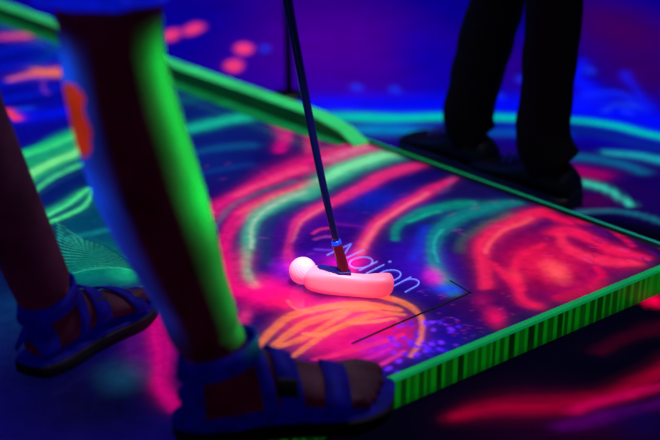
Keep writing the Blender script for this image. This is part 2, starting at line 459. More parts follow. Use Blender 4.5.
    S([(552, 232), (566, 230), (590, 240), (612, 250), (645, 258)], [9, 11, 11, 10, 6], (248, 24, 80), 1, soft=.7)
    S([(560, 234), (566, 246), (584, 256), (610, 262), (640, 264)], [9, 9, 9, 9, 6], (252, 40, 84), 1, soft=.7)
    S([(572, 240), (584, 246), (596, 252)], 6, (110, 0, 60), .85, soft=.9)
    S([(560, 212), (590, 234), (620, 240)], 4, (60, 0, 60), .6, soft=1)
    S([(518, 290), (514, 270), (526, 254), (546, 244)], [10, 10, 9, 6], (240, 24, 80), .9, soft=.8)
    B(548, 266, 52, 30, (240, 24, 76), .7); B(556, 272, 20, 17, (255, 84, 88), .9); B(512, 275, 14, 12, (255, 50, 84), .8)
    S([(492, 262), (508, 280), (520, 300), (540, 308)], [8, 9, 10, 8], (245, 26, 80), .9, soft=.8)
    S([(560, 300), (585, 292), (604, 278), (600, 268)], [10, 12, 10, 6], (235, 10, 70), .9, soft=.8)
    B(498, 318, 16, 16, (240, 14, 90), .85); B(484, 300, 14, 14, (180, 10, 90), .6); B(534, 284, 10, 12, (120, 0, 60), .7)
    B(580, 278, 10, 8, (130, 0, 60), .7)
    for k in range(34):
        x, y = rng.uniform(585, 655), rng.uniform(226, 262)
        S([(x, y), (x+rng.uniform(5, 14), y+rng.uniform(2, 6))], 1.2, rng.choice([(30, 0, 60), (90, 10, 130), (250, 60, 110)]), .7, soft=.5, streak=0)
    # orange whorl below the putter
    B(345, 328, 92, 38, (228, 14, 112), 1, .6); B(320, 322, 54, 22, (245, 30, 96), .8)
    B(375, 345, 36, 16, (160, 20, 200), .8)
    O = (255, 126, 66)
    S([(256, 350), (266, 334), (284, 320), (310, 311), (340, 307), (372, 306), (400, 309)], [10.8, 10.8, 9.45, 8.1, 8.1, 8.1, 6.75], O, 1, soft=.55)
    S([(268, 352), (280, 338), (300, 326), (326, 317), (352, 311), (380, 310)], [9.45, 9.45, 9.45, 8.1, 6.75, 5.4], O, 1, soft=.55)
    S([(272, 350), (292, 342), (312, 334), (332, 322), (350, 313)], [6.75, 8.1, 6.75, 6.75, 5.4], O, 1, soft=.55)
    S([(294, 358), (314, 340), (334, 330), (358, 320), (384, 314), (404, 314)], [8.1, 8.1, 8.1, 8.1, 6.75, 4.05], O, 1, soft=.55)
    S([(300, 335), (320, 336), (344, 325), (366, 322), (396, 318)], [4, 4, 4, 4, 3], (255, 140, 90), .95, soft=.55)
    S([(384, 296), (404, 301), (418, 310), (424, 322), (419, 338), (408, 356)], [6.75, 8.1, 8.1, 8.1, 7.425, 5.4], O, 1, soft=.55)
    S([(372, 312), (392, 316), (402, 324)], 4, (235, 60, 90), .9, soft=.6)
    S([(316, 360), (345, 350), (380, 340), (400, 332)], [6, 7, 7, 5], (250, 40, 110), .95, soft=.6)
    S([(345, 362), (365, 356), (386, 348)], 5, (225, 30, 170), .9, soft=.6)
    S([(372, 366), (392, 356), (402, 350)], 6, (250, 50, 160), .9, soft=.6)
    S([(290, 300), (296, 310), (310, 314)], 3, (255, 120, 100), .7, soft=.7)
    # violet drops
    for k in range(80):
        x, y = rng.uniform(385, 462), rng.uniform(318, 374)
        if y > 378-.41*(x-400)-9 or (x-385)+(y-318) < 18: continue
        r = rng.uniform(1.6, 3.4)
        B(x, y, r*1.3, r*.9, [(86, 30, 255), (50, 20, 230), (120, 40, 255)][k % 3], .95, .5)
    for k in range(60):
        x, y = rng.uniform(440, 520), rng.uniform(290, 345)
        if y > 360-.41*(x-440)-8: continue
        B(x, y, 2.2, 1.2, (130, 20, 110), .7, .6)
    # fine scuffs over everything
    for k in range(150):
        x, y = rng.uniform(190, 650), rng.uniform(150, 330)
        S([(x, y), (x+rng.uniform(2, 10), y+rng.uniform(-3, 3))], 1.1, (200, 80, 210) if k % 3 else (10, 0, 60), .22, soft=.6, streak=0)
    # dark margins along the front and back edges
    S([(390, 374), (440, 353), (520, 320), (600, 287), (665, 260), (700, 246)], 10, (10, 30, 50), .5, soft=1)
    S([(365, 143), (500, 191), (600, 227), (690, 259)], 7, (8, 4, 40), .6, soft=1)
    return c.c
M_board = paint_mat('lacquered_neon_paint', .75, .2, .4, .3, 60, diff=.8, grain=(.78, 1.18))
us = [0.012]
while us[-1] < 1.5: us.append(us[-1]+.0032)
while us[-1] < LA: us.append(us[-1]+min(.02, .0032+(us[-1]-1.5)*.02))
us = np.array(us); us[-1] = LA
vs_ = [0.010]
while vs_[-1] < LB-.012: vs_.append(vs_[-1]+(.0032 if vs_[-1] < 1.3 else .006))
vs_ = np.array(vs_)
def bfn(u, v):
    return np.stack([CORN.x+DA.x*u+DB.x*v, CORN.y+DA.y*u+DB.y*v], 1)
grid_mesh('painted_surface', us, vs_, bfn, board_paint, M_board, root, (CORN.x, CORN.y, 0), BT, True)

# plywood body under the sheet
M_under = mat('board_underside', (10, 14, 20), rough=.8, noise_amt=.3)
bm = bmesh.new()
def bq(u0, u1, v0, v1, z): return [board(u0, v0, z-BT), board(u1, v0, z-BT), board(u1, v1, z-BT), board(u0, v1, z-BT)]
prism(bm, bq(.011, LA, .009, LB, 0.0), bq(.011, LA, .009, LB, BT-.002))
build('board_body', bm, M_under, root, smooth=False)

# front green edge: bevelled strip with brushed vertical bars
def edge_mat():
    m = bpy.data.materials.new('brushed_green_edge'); m.use_nodes = True
    nt = m.node_tree; b = nt.nodes['Principled BSDF']
    a = nt.nodes.new('ShaderNodeAttribute'); a.attribute_name = 'paint'
    nt.links.new(a.outputs['Color'], b.inputs['Base Color']); nt.links.new(a.outputs['Color'], b.inputs['Emission Color'])
    b.inputs['Emission Strength'].default_value = .42; b.inputs['Roughness'].default_value = .45
    b.inputs['Specular IOR Level'].default_value = .2
    return m
M_edge = edge_mat()
def strip(name, length, along, inward, prof, colfn, step=.002):
    """extrudes profile [(inset, z)] along an edge, with paint evaluated along it"""
    n = int(length/step); me = bpy.data.meshes.new(name)
    verts = []; cols = []; faces = []
    m = len(prof)
    for i in range(n+1):
        s = length*i/n
        for k, (ins, z) in enumerate(prof):
            p = along*s+inward*ins
            verts.append((p.x, p.y, z)); cols.append(colfn(s, k, ins, z))
    for i in range(n):
        for k in range(m-1):
            a = i*m+k; faces.append((a, a+m, a+m+1, a+1))
    faces.append(tuple(range(m))); faces.append(tuple(n*m+k for k in reversed(range(m))))
    me.from_pydata(verts, [], faces)
    ca = me.color_attributes.new('paint', 'FLOAT_COLOR', 'POINT')
    ca.data.foreach_set('color', np.array([(*lin(c), 1) for c in cols], dtype=np.float32).ravel())
    me.materials.append(M_edge)
    bm2 = bmesh.new(); bm2.from_mesh(me); bmesh.ops.recalc_face_normals(bm2, faces=bm2.faces); bm2.to_mesh(me); bm2.free()
    o = bpy.data.objects.new(name, me); COL.objects.link(o); o.parent = root
    return o
def mixc(a, b, t): return tuple(x+(y-x)*t for x, y in zip(a, b))
bars = []
s = 0
while s < LB:
    w = random.uniform(.005, .014); bars.append((s, s+w, random.uniform(.35, .95))); s += w+random.uniform(.005, .012)
def front_col(s, k, ins, z):
    g = 0
    for a, b, d in bars:
        if a-.0015 < s < b+.0015: g = d*min(1, (s-a+.0015)/.0015, (b+.0015-s)/.0015); break
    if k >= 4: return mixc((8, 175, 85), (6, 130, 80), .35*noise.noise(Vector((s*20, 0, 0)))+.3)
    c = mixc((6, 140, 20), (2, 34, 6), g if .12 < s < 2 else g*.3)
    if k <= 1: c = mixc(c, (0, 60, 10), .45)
    return c
strip('front_edge', LB, DB, DA, [(.012, 0), (0, 0.001), (0, .014), (0, BT-.0042), (0, BT-.0035), (.0015, BT), (.012, BT+.0004), (.012, 0.001)], front_col)
# correct ordering of paint on the profile: index 3,4 are the top arris
def back_col(s, k, ins, z):
    if k in (3,): return (2, 10, 12)
    t = min(1, s/.9)
    return mixc((20, 150, 140), (20, 190, 70), t) if k in (1, 2) else (2, 12, 10)
strip('back_edge', LA, DA, DB, [(0, 0), (0, BT+.005), (.006, BT+.005), (.007, BT+.0045), (.013, BT+.0002), (.013, 0.001)], back_col, step=.02)

# kerb rail on the kerb side
u_end = (P(372, 143)-CORN).length; u_top = (P(350, 133)-CORN).length
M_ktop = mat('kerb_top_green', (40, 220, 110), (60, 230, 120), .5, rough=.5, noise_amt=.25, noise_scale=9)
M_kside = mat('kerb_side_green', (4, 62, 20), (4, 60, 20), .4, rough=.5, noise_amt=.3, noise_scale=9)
KH, KW = .036, .036
bm = bmesh.new()
def kp(u, v, h): return board(u, v+.0135, h)
prof_u = [(u_end, .0015), (u_end+.05, KH*.62), (u_top+.06, KH), (LA, KH)]
rings = [[kp(u, 0, 0), kp(u, KW, 0), kp(u, KW, h), kp(u, 0, h)] for u, h in prof_u]
ring_bridge(bm, rings)
bmesh.ops.bevel(bm, geom=list(bm.edges), offset=.0007, segments=1, affect='EDGES')
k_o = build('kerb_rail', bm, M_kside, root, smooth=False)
bm = bmesh.new()
rings = [[kp(u, -.001, h), kp(u, KW+.0015, h), kp(u, KW+.0015, h+.004), kp(u, -.001, h+.004)] for u, h in prof_u]
ring_bridge(bm, rings)
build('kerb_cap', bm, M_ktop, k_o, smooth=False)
bm = bmesh.new()
rings = [[kp(u, KW, 0), kp(u, KW+w, 0), kp(u, KW+w, .0015), kp(u, KW, .0015)] for u, w in ((u_end+.03, .02), (u_end+.2, .04), (LA, .045))]
ring_bridge(bm, rings)
M_kfoot = mat('kerb_foot_green', (14, 140, 70), (14, 140, 60), .35, rough=.3, noise_amt=.35, noise_scale=14)
build('kerb_foot_strip', bm, M_kfoot, k_o, smooth=False)

# dark hairline of the inset panel
M_seam = mat('seam_dark', (4, 0, 14), rough=.5, noise_amt=.1)
bm = bmesh.new()
def ribbon(bm, pts, w, z0=BT+.0003, z1=BT+.0012, wm=None):
    """flat raised ribbon along world points"""
    rings = []
    for i, p in enumerate(pts):
        t = (pts[min(i+1, len(pts)-1)]-pts[max(i-1, 0)]).normalized(); nrm = Vector((-t.y, t.x, 0))*w/2
        rings.append([Vector((*(p-nrm).xy, z0)), Vector((*(p+nrm).xy, z0)), Vector((*(p+nrm).xy, z1)), Vector((*(p-nrm).xy, z1))])
    ring_bridge(bm, rings)
ribbon(bm, [P(352, 344), P(395, 325), P(435, 308), P(471, 293)], .0034)
ribbon(bm, [P(471, 293.5), P(462, 288), P(450, 281)], .0022)
build('panel_seam', bm, M_seam, root, smooth=False)

# lettering: thin pale line letters
M_letter = mat('pale_blue_lettering', (120, 130, 255), (130, 140, 255), .8, rough=.4, noise_amt=.15, noise_scale=80)
M_line = mat('violet_lettering', (190, 60, 220), (190, 60, 230), .7, rough=.4, noise_amt=.15, noise_scale=80)
O0 = P(366, 274); e1 = (P(405, 292.5)-O0); UPX = P(384, 265)-O0
XW = e1.length; e1.normalize(); xh = UPX.length; e2 = UPX.normalized()
print('letter angle', math.degrees(e1.angle(e2)), 'run', XW, 'xheight', xh)
def lp(x, y): return O0+e1*x+e2*y
xs = XW/2.45      # one letter advance unit: i stem at 0, o, n right leg at XW
def arc(cx, cy, rx, ry, a0, a1, n=18): return [lp(cx+rx*cos(radians(a0+(a1-a0)*k/n)), cy+ry*sin(radians(a0+(a1-a0)*k/n))) for k in range(n+1)]
LW = .0018
glyphs = {'n': [[lp(XW*.70, 0), lp(XW*.70, xh)], [lp(XW*.70, xh*.62)]+arc(XW*.85, xh*.6, XW*.15, xh*.38, 160, 0, 14)+[lp(XW, 0)]],
          'o': [arc(XW*.37, xh*.5, XW*.19, xh*.5, 0, 360, 28)],
          'i': [[lp(0, 0), lp(0, xh)], arc(0, xh*1.33, .0016, .0016, 0, 300, 8)],
          'a': [arc(-XW*.38, xh*.5, XW*.20, xh*.5, 0, 360, 28), [lp(-XW*.18, 0), lp(-XW*.18, xh*1.0)]],
          'N': [[lp(-XW*.72, 0), lp(-XW*.72, xh*1.35)], [lp(-XW*.72, 0), lp(-XW*1.08, xh*1.35)], [lp(-XW*1.08, 0), lp(-XW*1.08, xh*1.35)]]}
for g in ('N', 'a', 'i', 'o', 'n'):
    bm = bmesh.new()
    for pts in glyphs[g]: ribbon(bm, pts, LW)
    o = build('letter', bm, M_letter, root, smooth=False)

# ================================================================== GOLF BALL
M_ball = mat('glowing_pink_ball', (255, 225, 240), (255, 80, 120), .55, rough=.4, spec=.3, noise_amt=.03, noise_scale=300)
BR = .0214
pb = P(303, 283.5)
bc = Vector((pb.x, pb.y, BT+BR+.0004))
# dimples: Fibonacci lattice of shallow dents on a dense sphere
bm = bmesh.new(); bmesh.ops.create_uvsphere(bm, u_segments=128, v_segments=80, radius=BR)
ND = 300; dimp = []
for i in range(ND):
    z = 1-2*(i+.5)/ND; r = sqrt(1-z*z); a = i*pi*(3-sqrt(5)); dimp.append((r*cos(a), r*sin(a), z))
D = np.array(dimp); V = np.array([v.co[:] for v in bm.verts])/BR
for i0 in range(0, len(V), 2000):
    d = np.arccos(np.clip(V[i0:i0+2000]@D.T, -1, 1)).min(1)
    k = np.clip(1-(d/.088)**2, 0, 1)
    for j, kk in enumerate(k):
        v = bm.verts[i0+j] if False else None
    V[i0:i0+2000] *= (1-.022*k)[:, None]
bm.verts.ensure_lookup_table()
for v, q in zip(bm.verts, V): v.co = Vector(q*BR)+bc
ball = build('golf_ball', bm, M_ball)
tag(ball, 'glowing pink dimpled golf ball touching the left end of the putter head', 'golf ball')

# ================================================================== PUTTER
M_head = mat('glowing_pink_rubber', (255, 190, 205), (255, 44, 84), .6, rough=.35, spec=.4, noise_amt=.04, noise_scale=40)
M_slot = mat('dark_blue_slot', (20, 12, 120), (20, 10, 120), .3, rough=.5, noise_amt=.1)
M_hosel = mat('red_lit_hosel', (96, 10, 40), (60, 0, 20), .3, rough=.3, spec=.6, noise_amt=.2, noise_scale=90)  # red light on the hosel put into its colour and emission
M_shaft = mat('blue_black_steel_shaft', (14, 18, 80), (2, 3, 40), .2, rough=.25, spec=.8, metallic=.0, noise_amt=.1, noise_scale=20)  # faint blue emission put in for the blue highlights on the shaft
M_ferr = mat('blue_ferrule', (20, 70, 255), (20, 70, 255), .5, rough=.3, noise_amt=.1)
M_grip = mat('black_rubber_grip', (12, 12, 14), rough=.8, bump=.3, noise_scale=200)
# head: bar lofted heel to toe, slightly bowed, in the frame of its own face
hl = P(310, 292); hr = P(386, 299)
hd = (hr-hl); HLn = hd.length; hx = hd.normalized(); hy = Vector((-hx.y, hx.x, 0))   # hy points away from the camera
hm_ = (hl+hr)/2
print('head length', HLn)
put = empty('golf_putter', (hm_.x, hm_.y, BT))
tag(put, 'mini golf putter with glowing pink rubber head and dark blue shaft', 'putter')
bm = bmesh.new()
prof = [(-.066, .005, .011, .016, .006), (-.0645, .014, .012, .010, .013), (-.060, .022, .013, .006, .0165), (-.052, .027, .0140, .0035, .018), (-.035, .030, .0150, .0018, .017),
        (-.015, .030, .0150, .001, .013), (.005, .028, .0145, .0006, .0105), (.025, .0275, .0145, .0006, .012), (.042, .028, .0145, .001, .0145), (.053, .027, .014, .0025, .0150),
        (.060, .024, .013, .005, .0135), (.0645, .016, .012, .009, .009), (.066, .006, .011, .014, .005)]
q = smooth_path([(a, b, c, d, e) for a, b, c, d, e in prof], 4)
rings = []
for x, hgt, cz_unused, z0, dep in q:
    hgt *= 1.22; dep *= 1.1
    cz = z0+hgt/2+.001; bow = 0.010*(1-(x/.066)**2)-.006
    ring = []
    for k in range(36):
        a = 2*pi*k/36; ca, sa = cos(a), sin(a)
        ex = .55
        yy = abs(ca)**ex*(1 if ca > 0 else -1)*dep; zz = abs(sa)**ex*(1 if sa > 0 else -1)*hgt/2
        ring.append(hm_+hx*x*1.0*(HLn+.052)/.164+hy*(yy+.004-bow)+Vector((0, 0, cz+zz-BT+BT)) - Vector((0, 0, 0)))
    rings.append(ring)
ring_bridge(bm, rings)
head = build('putter_head', bm, M_head, put)
ztop = max((head.matrix_world @ v.co).z for v in head.data.vertices)
HT = BT+.039
# sunken slot on the heel side of the top
bm = bmesh.new()
def hp(x, y, z): return hm_+hx*x+hy*y+Vector((0, 0, z))
so = [(-.050, .010), (-.044, .016), (-.020, .012), (.002, .0085), (.006, -.004), (-.012, -.009), (-.030, -.005), (-.045, .002)]
prism(bm, [hp(x, y, .030) for x, y in so], [hp(x, y, .0408) for x, y in so])
bevel(bm, .0005, 1)
build('slot', bm, M_slot, head, smooth=False)
# hosel, ferrule, shaft, grip
base = at(345.5, 274.5, (hm_+hy*.004).y)
hy0 = base.y
top_h = at(336.5, 243, hy0+.002)
sh = [at(336.5, 243, hy0+.002), at(322, 180, hy0+.006), at(306, 100, hy0+.012), at(287.5, 0, hy0+.02)]
bm = bmesh.new(); tube(bm, [base-Vector((0, 0, .006)), base.lerp(top_h, .5), top_h], [.0086, .0080, .0074], seg=28, dome=False, n=4)
hos = build('hosel', bm, M_hosel, put)
d = (top_h-base).normalized()
bm = bmesh.new(); tube(bm, [top_h-d*.002, top_h+d*.004], [.0078, .0072], seg=28, dome=False, n=3)
build('ferrule', bm, M_ferr, put)
dt = (sh[-1]-sh[-2]).normalized()
tipg = sh[-1]+dt*.14
bm = bmesh.new(); tube(bm, [sh[0]]+sh[1:]+[tipg], [.0053, .0056, .0060, .0066, .0068], seg=24, dome=False, n=6)
build('shaft', bm, M_shaft, put)
bm = bmesh.new(); tube(bm, [tipg-dt*.01, tipg+dt*.12, tipg+dt*.24], [.0100, .0120, .0135], seg=24, n=4)
build('grip', bm, M_grip, put)

# ================================================================== PEOPLE
def xform(heel, toe, z):
    """foot frame: x from heel to toe, y to the foot's left, z up"""
    fx_ = Vector((toe.x-heel.x, toe.y-heel.y, 0)).normalized(); fy_ = Vector((-fx_.y, fx_.x, 0))
    L = Vector((toe.x-heel.x, toe.y-heel.y, 0)).length
    k = L/.26
    def T(x, y, zz): return Vector((heel.x, heel.y, z))+fx_*x*k+fy_*y*k+Vector((0, 0, zz*k))
    return T, k
FOOT = [(.012, .018, .030, .012), (.022, .027, .050, .004), (.045, .031, .072, .002), (.075, .033, .088, .003), (.100, .034, .082, .006),
        (.130, .037, .064, .010), (.160, .042, .049, .007), (.185, .046, .038, .003), (.205, .046, .030, .002), (.218, .042, .024, .003)]
def foot_at(x):
    for a, b in zip(FOOT[:-1], FOOT[1:]):
        if a[0] <= x <= b[0]:
            t = (x-a[0])/(b[0]-a[0]); return [p+(q_-p)*t for p, q_ in zip(a, b)]
    return list(FOOT[0] if x < FOOT[0][0] else FOOT[-1])
def foot_ring(T, x, grow=0.0, zb=0.022, n=28, inner=1):
    _, w, h, arch = foot_at(x); w += grow; ht = h+grow; lo = arch-grow
    yo = .006*inner*(x/.2)
    r = []
    for k in range(n):
        a = 2*pi*k/n; ca, sa = cos(a), sin(a)
        zz = sa; e = .8
        yy = abs(ca)**e*(1 if ca > 0 else -1)*w*(1-.28*max(0, sa))
        z = (lo+ht)/2+(ht-lo)/2*(abs(sa)**.9)*(1 if sa > 0 else -1)
        r.append(T(x, yy+yo, z+zb))
    return r
def foot_mesh(bm, T, k, inner, zb=.022):
    rings = [foot_ring(T, f[0], zb=zb, inner=inner) for f in FOOT]
    ring_bridge(bm, rings)
    # five toes, the big one on the inner side
    toes = [(.030, .0125, .262), (.010, .0085, .258), (-.007, .0080, .250), (-.022, .0075, .241), (-.035, .0080, .230)]
    for y, r, xe in toes:
        y = y*inner+.006*inner
        tube(bm, [T(.190, y*.9, r+.008+zb), T((.19+xe)/2, y, r+.010+zb), T(xe-r, y, r+.002+zb)], [r*k*1.1, r*k, r*k*.95], seg=14, n=3)
OUT = [(-.006, .0), (-.002, .022), (.015, .034), (.05, .038), (.10, .037), (.15, .043), (.19, .052), (.225, .050), (.252, .036), (.270, .012)]
def sole_outline(inner, grow=0):
    up = [(x, y+grow+(.006*inner*(x/.2) if x > 0 else 0)) for x, y in OUT]
    dn = [(x, -y-grow+(.006*inner*(x/.2) if x > 0 else 0)) for x, y in reversed(OUT)]
    pts = smooth_path(up+dn[1:]+[], 4)
    return pts
def sole(bm, T, inner, z0, z1, grow=0.0):
    o = sole_outline(inner, grow)[:-1]
    lv = [(z0, .96), (z0+.004, 1), (z1-.003, 1.0), (z1, .98)]
    rings = []
    for z, s_ in lv:
        rings.append([T(.13+(x-.13)*s_, y*s_, z+.010*max(0, (x-.2)/.06)**2*.6+(.004*max(0, (.06-x)/.06))) for x, y in o])
    ring_bridge(bm, rings)
def band(bm, T, x0, x1, inner, zb, grow=.004, a0=-25, a1=205, thick=.0032, k=1, dx=0.0):
    """strap across the foot: follows the foot's own cross-section; dx slants it"""
    N = 26; rings = []
    for i in range(N+1):
        a = radians(a0+(a1-a0)*i/N)
        ring = []
        for (x, g) in ((x0, grow), (x1, grow), (x1, grow+thick), (x0, grow+thick)):
            xx = x+dx*(i/N-.5)
            _, w, h, arch = foot_at(xx); w += g; ht = h+g; lo = arch-g
            ca, sa = cos(a), sin(a)
            yy = abs(ca)**.8*(1 if ca > 0 else -1)*w*(1-.28*max(0, sa))+.006*inner*(xx/.2)
            z = (lo+ht)/2+(ht-lo)/2*(abs(sa)**.9)*(1 if sa > 0 else -1)
            ring.append(T(xx, yy, max(z, 0.001)+zb))
        rings.append(ring)
    ring_bridge(bm, rings)
def ankle_strap(bm, T, z, r_, w, zb, cx=.052):
    rings = []
    N = 36
    for i in range(N):
        a = 2*pi*i/N
        for_ = []
        for zz, rr in ((z-w/2, r_+.003), (z+w/2, r_), (z+w/2, r_+.0035), (z-w/2, r_+.0065)):
            rx_, ry_ = rr*1.22, rr
            for_.append(T(cx+rx_*cos(a), ry_*sin(a), zz+.012*cos(a)+zb))
        rings.append(for_)
    vs2 = [[bm.verts.new(p) for p in r] for r in rings]
    for i in range(N):
        j = (i+1) % N
        for a in range(4):
            b = (a+1) % 4
            bm.faces.new((vs2[i][a], vs2[j][a], vs2[j][b], vs2[i][b]))

M_skin = mat('dark_lit_skin', (56, 35, 47), (44, 0, 22), .2, rough=.6, spec=.15, noise_amt=.45, noise_scale=22, bump=.15)
M_sandal = mat('navy_sandal_webbing', (16, 14, 110), (4, 2, 120), .16, rough=.7, spec=.1, noise_amt=.45, noise_scale=60, bump=.4)
M_sole = mat('black_sandal_sole', (8, 8, 22), rough=.8, noise_amt=.3, noise_scale=50, bump=.4)
M_shorts = mat('blue_glowing_shorts', (10, 30, 225), (6, 24, 230), .5, rough=.8, noise_amt=.5, noise_scale=28, bump=.6)

def sandal(parent, T, k, inner, zb=.022):
    bm = bmesh.new(); sole(bm, T, inner, 0.0, zb-.002)
    s_ = build('sandal', bm, M_sole, parent)
    bm = bmesh.new(); sole(bm, T, inner, zb-.0035, zb+.0015, -.003); build('footbed', bm, M_sandal, s_)
    bm = bmesh.new(); band(bm, T, .176, .206, inner, zb, dx=-.016*inner); build('toe_strap', bm, M_sandal, s_)
    bm = bmesh.new(); band(bm, T, .112, .140, inner, zb, dx=.012*inner); build('instep_strap', bm, M_sandal, s_)
    bm = bmesh.new(); band(bm, T, .084, .100, inner, zb, grow=.006, dx=.030*inner); build('cross_strap', bm, M_sandal, s_)
    bm = bmesh.new(); ankle_strap(bm, T, .084, .0345, .024, zb); build('ankle_strap', bm, M_sandal, s_)
    bm = bmesh.new()
    band(bm, T, .004, .030, inner, zb, grow=.005, a0=-20, a1=200); build('heel_cup', bm, M_sandal, s_)
    bm = bmesh.new()
    c0 = T(.126, .030*(-1)*1, .062+zb)
    prism(bm, [T(.114, -.034, .040+zb), T(.138, -.036, .038+zb), T(.138, -.030, .056+zb), T(.114, -.028, .060+zb)],
          [T(.114, -.042, .041+zb), T(.138, -.044, .039+zb), T(.138, -.037, .060+zb), T(.114, -.035, .063+zb)])
    bevel(bm, .0015, 2); build('buckle', bm, M_sole, s_, smooth=True)

pers = empty('person', (-.35, 1.2, BT))
tag(pers, 'bare-legged person in blue shorts and navy strap sandals standing on the board', 'person')
# near foot
ZF = BT+.0006
heel2, toe2 = P(178, 438), P(390, 411)
T2, k2 = xform(heel2, toe2, ZF)
heel1, toe1 = P(30, 379), P(139, 307)
T1, k1 = xform(heel1, toe1, ZF)
print('foot lengths', (toe2-heel2).length, (toe1-heel1).length)
bm = bmesh.new()
foot_mesh(bm, T2, k2, 1); foot_mesh(bm, T1, k1, -1)
def leg(T, k, cl, Y0, Y1):
    """shin from the ankle up through centre-line points with pixel breadths"""
    pts = [T(.052, 0, .040+.022), T(.054, 0, .092+.022)]; rad = [.030*k, .032*k]
    n_ = len(cl)
    for i, (x, y, w) in enumerate(cl):
        p = at(x, y, Y0+(Y1-Y0)*(i+1)/n_); pts.append(p); rad.append(w*scl(p)/2)
    tube(bm, pts, rad, seg=36, n=5)
    return pts, rad
a2 = T2(.054, 0, .1); a1 = T1(.054, 0, .1)
p2, r2 = leg(T2, k2, [(206, 330, 72), (190, 290, 78), (170, 240, 96), (149, 188, 108), (130, 130, 110), (115, 70, 106), (110, 20, 106), (104, -40, 118)], a2.y, a2.y-.01)
p1, r1 = leg(T1, k1, [(44, 290, 58), (22, 240, 64), (-8, 180, 76), (-40, 110, 86), (-66, 40, 92), (-90, -40, 104)], a1.y, a1.y-.03)
hip2 = Vector((-.42, 1.04, .90)); hip1 = Vector((-.60, 1.16, .90))
tube(bm, [p2[-1], p2[-1].lerp(hip2, .5), hip2], [r2[-1], .072, .088], seg=32, n=4)
tube(bm, [p1[-1], p1[-1].lerp(hip1, .5), hip1], [r1[-1], .072, .088], seg=32, n=4)
tube(bm, [hip1+Vector((0, 0, .03)), hip2+Vector((0, 0, .03))], [.105, .105], seg=32, n=3)
tube(bm, [(hip1+hip2)/2, (hip1+hip2)/2+Vector((0, 0, .12))], [.13, .12], seg=32, n=3)
bm = remeshed(bm, .0045, 4)
body = build('body', bm, M_skin, pers)
# orange-red emissive patch down the side of the calf
M_calf_patch = mat('orange_red_calf_patch', (215, 44, 4), (200, 24, 0), .5, rough=.6, spec=0, noise_amt=.3, noise_scale=30)
body.data.materials.append(M_calf_patch)
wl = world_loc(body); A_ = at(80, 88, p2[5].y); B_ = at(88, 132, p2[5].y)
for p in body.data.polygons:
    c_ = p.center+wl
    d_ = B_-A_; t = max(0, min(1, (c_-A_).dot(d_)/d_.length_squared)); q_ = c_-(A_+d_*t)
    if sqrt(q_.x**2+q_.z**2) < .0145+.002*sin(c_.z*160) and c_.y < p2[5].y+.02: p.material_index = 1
sandal(pers, T2, k2, 1); sandal(pers, T1, k1, -1)
# shorts: two leg tubes with a gathered hem, fused at the seat
bm = bmesh.new()
def short_leg(knee, hip, r0, hem):
    d_ = (hip-knee).normalized(); st = knee+d_*hem
    rings = []
    u = Vector((0, 1, 0)); w_ = Vector((1, 0, 0))
    for i in range(14):
        t = i/13; p = st.lerp(hip+d_*.03, t); R_ = r0+(.108-r0)*t
        rings.append([p+(u*cos(a)+w_*sin(a))*R_*(1+.05*(1-t)*sin(9*a+2)+.03*sin(5*a+t*6)) for a in [2*pi*k/60 for k in range(60)]])
    ring_bridge(bm, rings)
kn2 = at(107, 0, p2[-1].y)
short_leg(kn2, hip2, .068, 0.0)
kn1 = at(-86, -30, p1[-1].y)
short_leg(kn1, hip1, .070, 0.0)
tube(bm, [hip1+Vector((0, 0, .05)), hip2+Vector((0, 0, .05))], [.118, .118], seg=32, n=3)
tube(bm, [(hip1+hip2)/2+Vector((0, 0, .02)), (hip1+hip2)/2+Vector((0, 0, .13))], [.145, .135], seg=32, n=3)
bm = remeshed(bm, .005, 2)
build('shorts', bm, M_shorts, pers)

# ---- standing player in black trousers behind the board
M_trou = mat('black_trousers', (5, 3, 12), rough=.85, spec=.2, noise_amt=.2, noise_scale=30, bump=.3)
M_shoe = mat('black_shoes', (6, 6, 30), rough=.5, spec=.4, noise_amt=.3, noise_scale=40, bump=.3)
M_lace = mat('dark_blue_laces', (10, 16, 120), (10, 16, 140), .15, rough=.6, noise_amt=.3)
pb2 = empty('person', (.33, 2.05, 0))
tag(pb2, 'person in black trousers and dark shoes standing behind the board', 'person')
SHOE = [(-.004, .020, .040), (.01, .033, .070), (.04, .037, .088), (.08, .038, .090), (.11, .040, .078), (.15, .045, .062), (.19, .050, .052), (.23, .049, .046), (.26, .040, .038), (.280, .022, .026)]
def shoe(parent, T):
    bm = bmesh.new(); rings = []
    for x, w, h in smooth_path(SHOE, 4):
        rings.append([T(x, (abs(cos(a))**.7*(1 if cos(a) > 0 else -1))*w*(1-.25*max(0, sin(a))), .022+(h-.02)*(.5+.5*(abs(sin(a))**.8)*(1 if sin(a) > 0 else -1))) for a in [2*pi*k/28 for k in range(28)]])
    ring_bridge(bm, rings)
    s_ = build('shoe', bm, M_shoe, parent)
    bm = bmesh.new()
    o = smooth_path([(x, w+.004) for x, w, h in SHOE]+[(.286, 0)]+[(x, -w-.004) for x, w, h in reversed(SHOE)], 3)
    ring_bridge(bm, [[T(x, y, z) for x, y in o] for z in (0, .006, .024)])
    build('outsole', bm, M_shoe, s_)
    for j in range(4):
        x = .115+j*.022; bm = bmesh.new()
        h = .077-j*.008
        tube(bm, [T(x, -.024, h), T(x+.004, 0, h+.012), T(x, .024, h)], [.0028]*3, seg=8, n=4)
        build('lace', bm, M_lace, s_)
    return s_
def bgleg(ank, cl, Y):
    pts = [ank]; rad = [cl[0][2]*scl(ank)/2]
    for x, y, w in cl[1:]:
        p = at(x, y, Y); pts.append(p); rad.append(w*scl(p)/2)
    return pts, rad
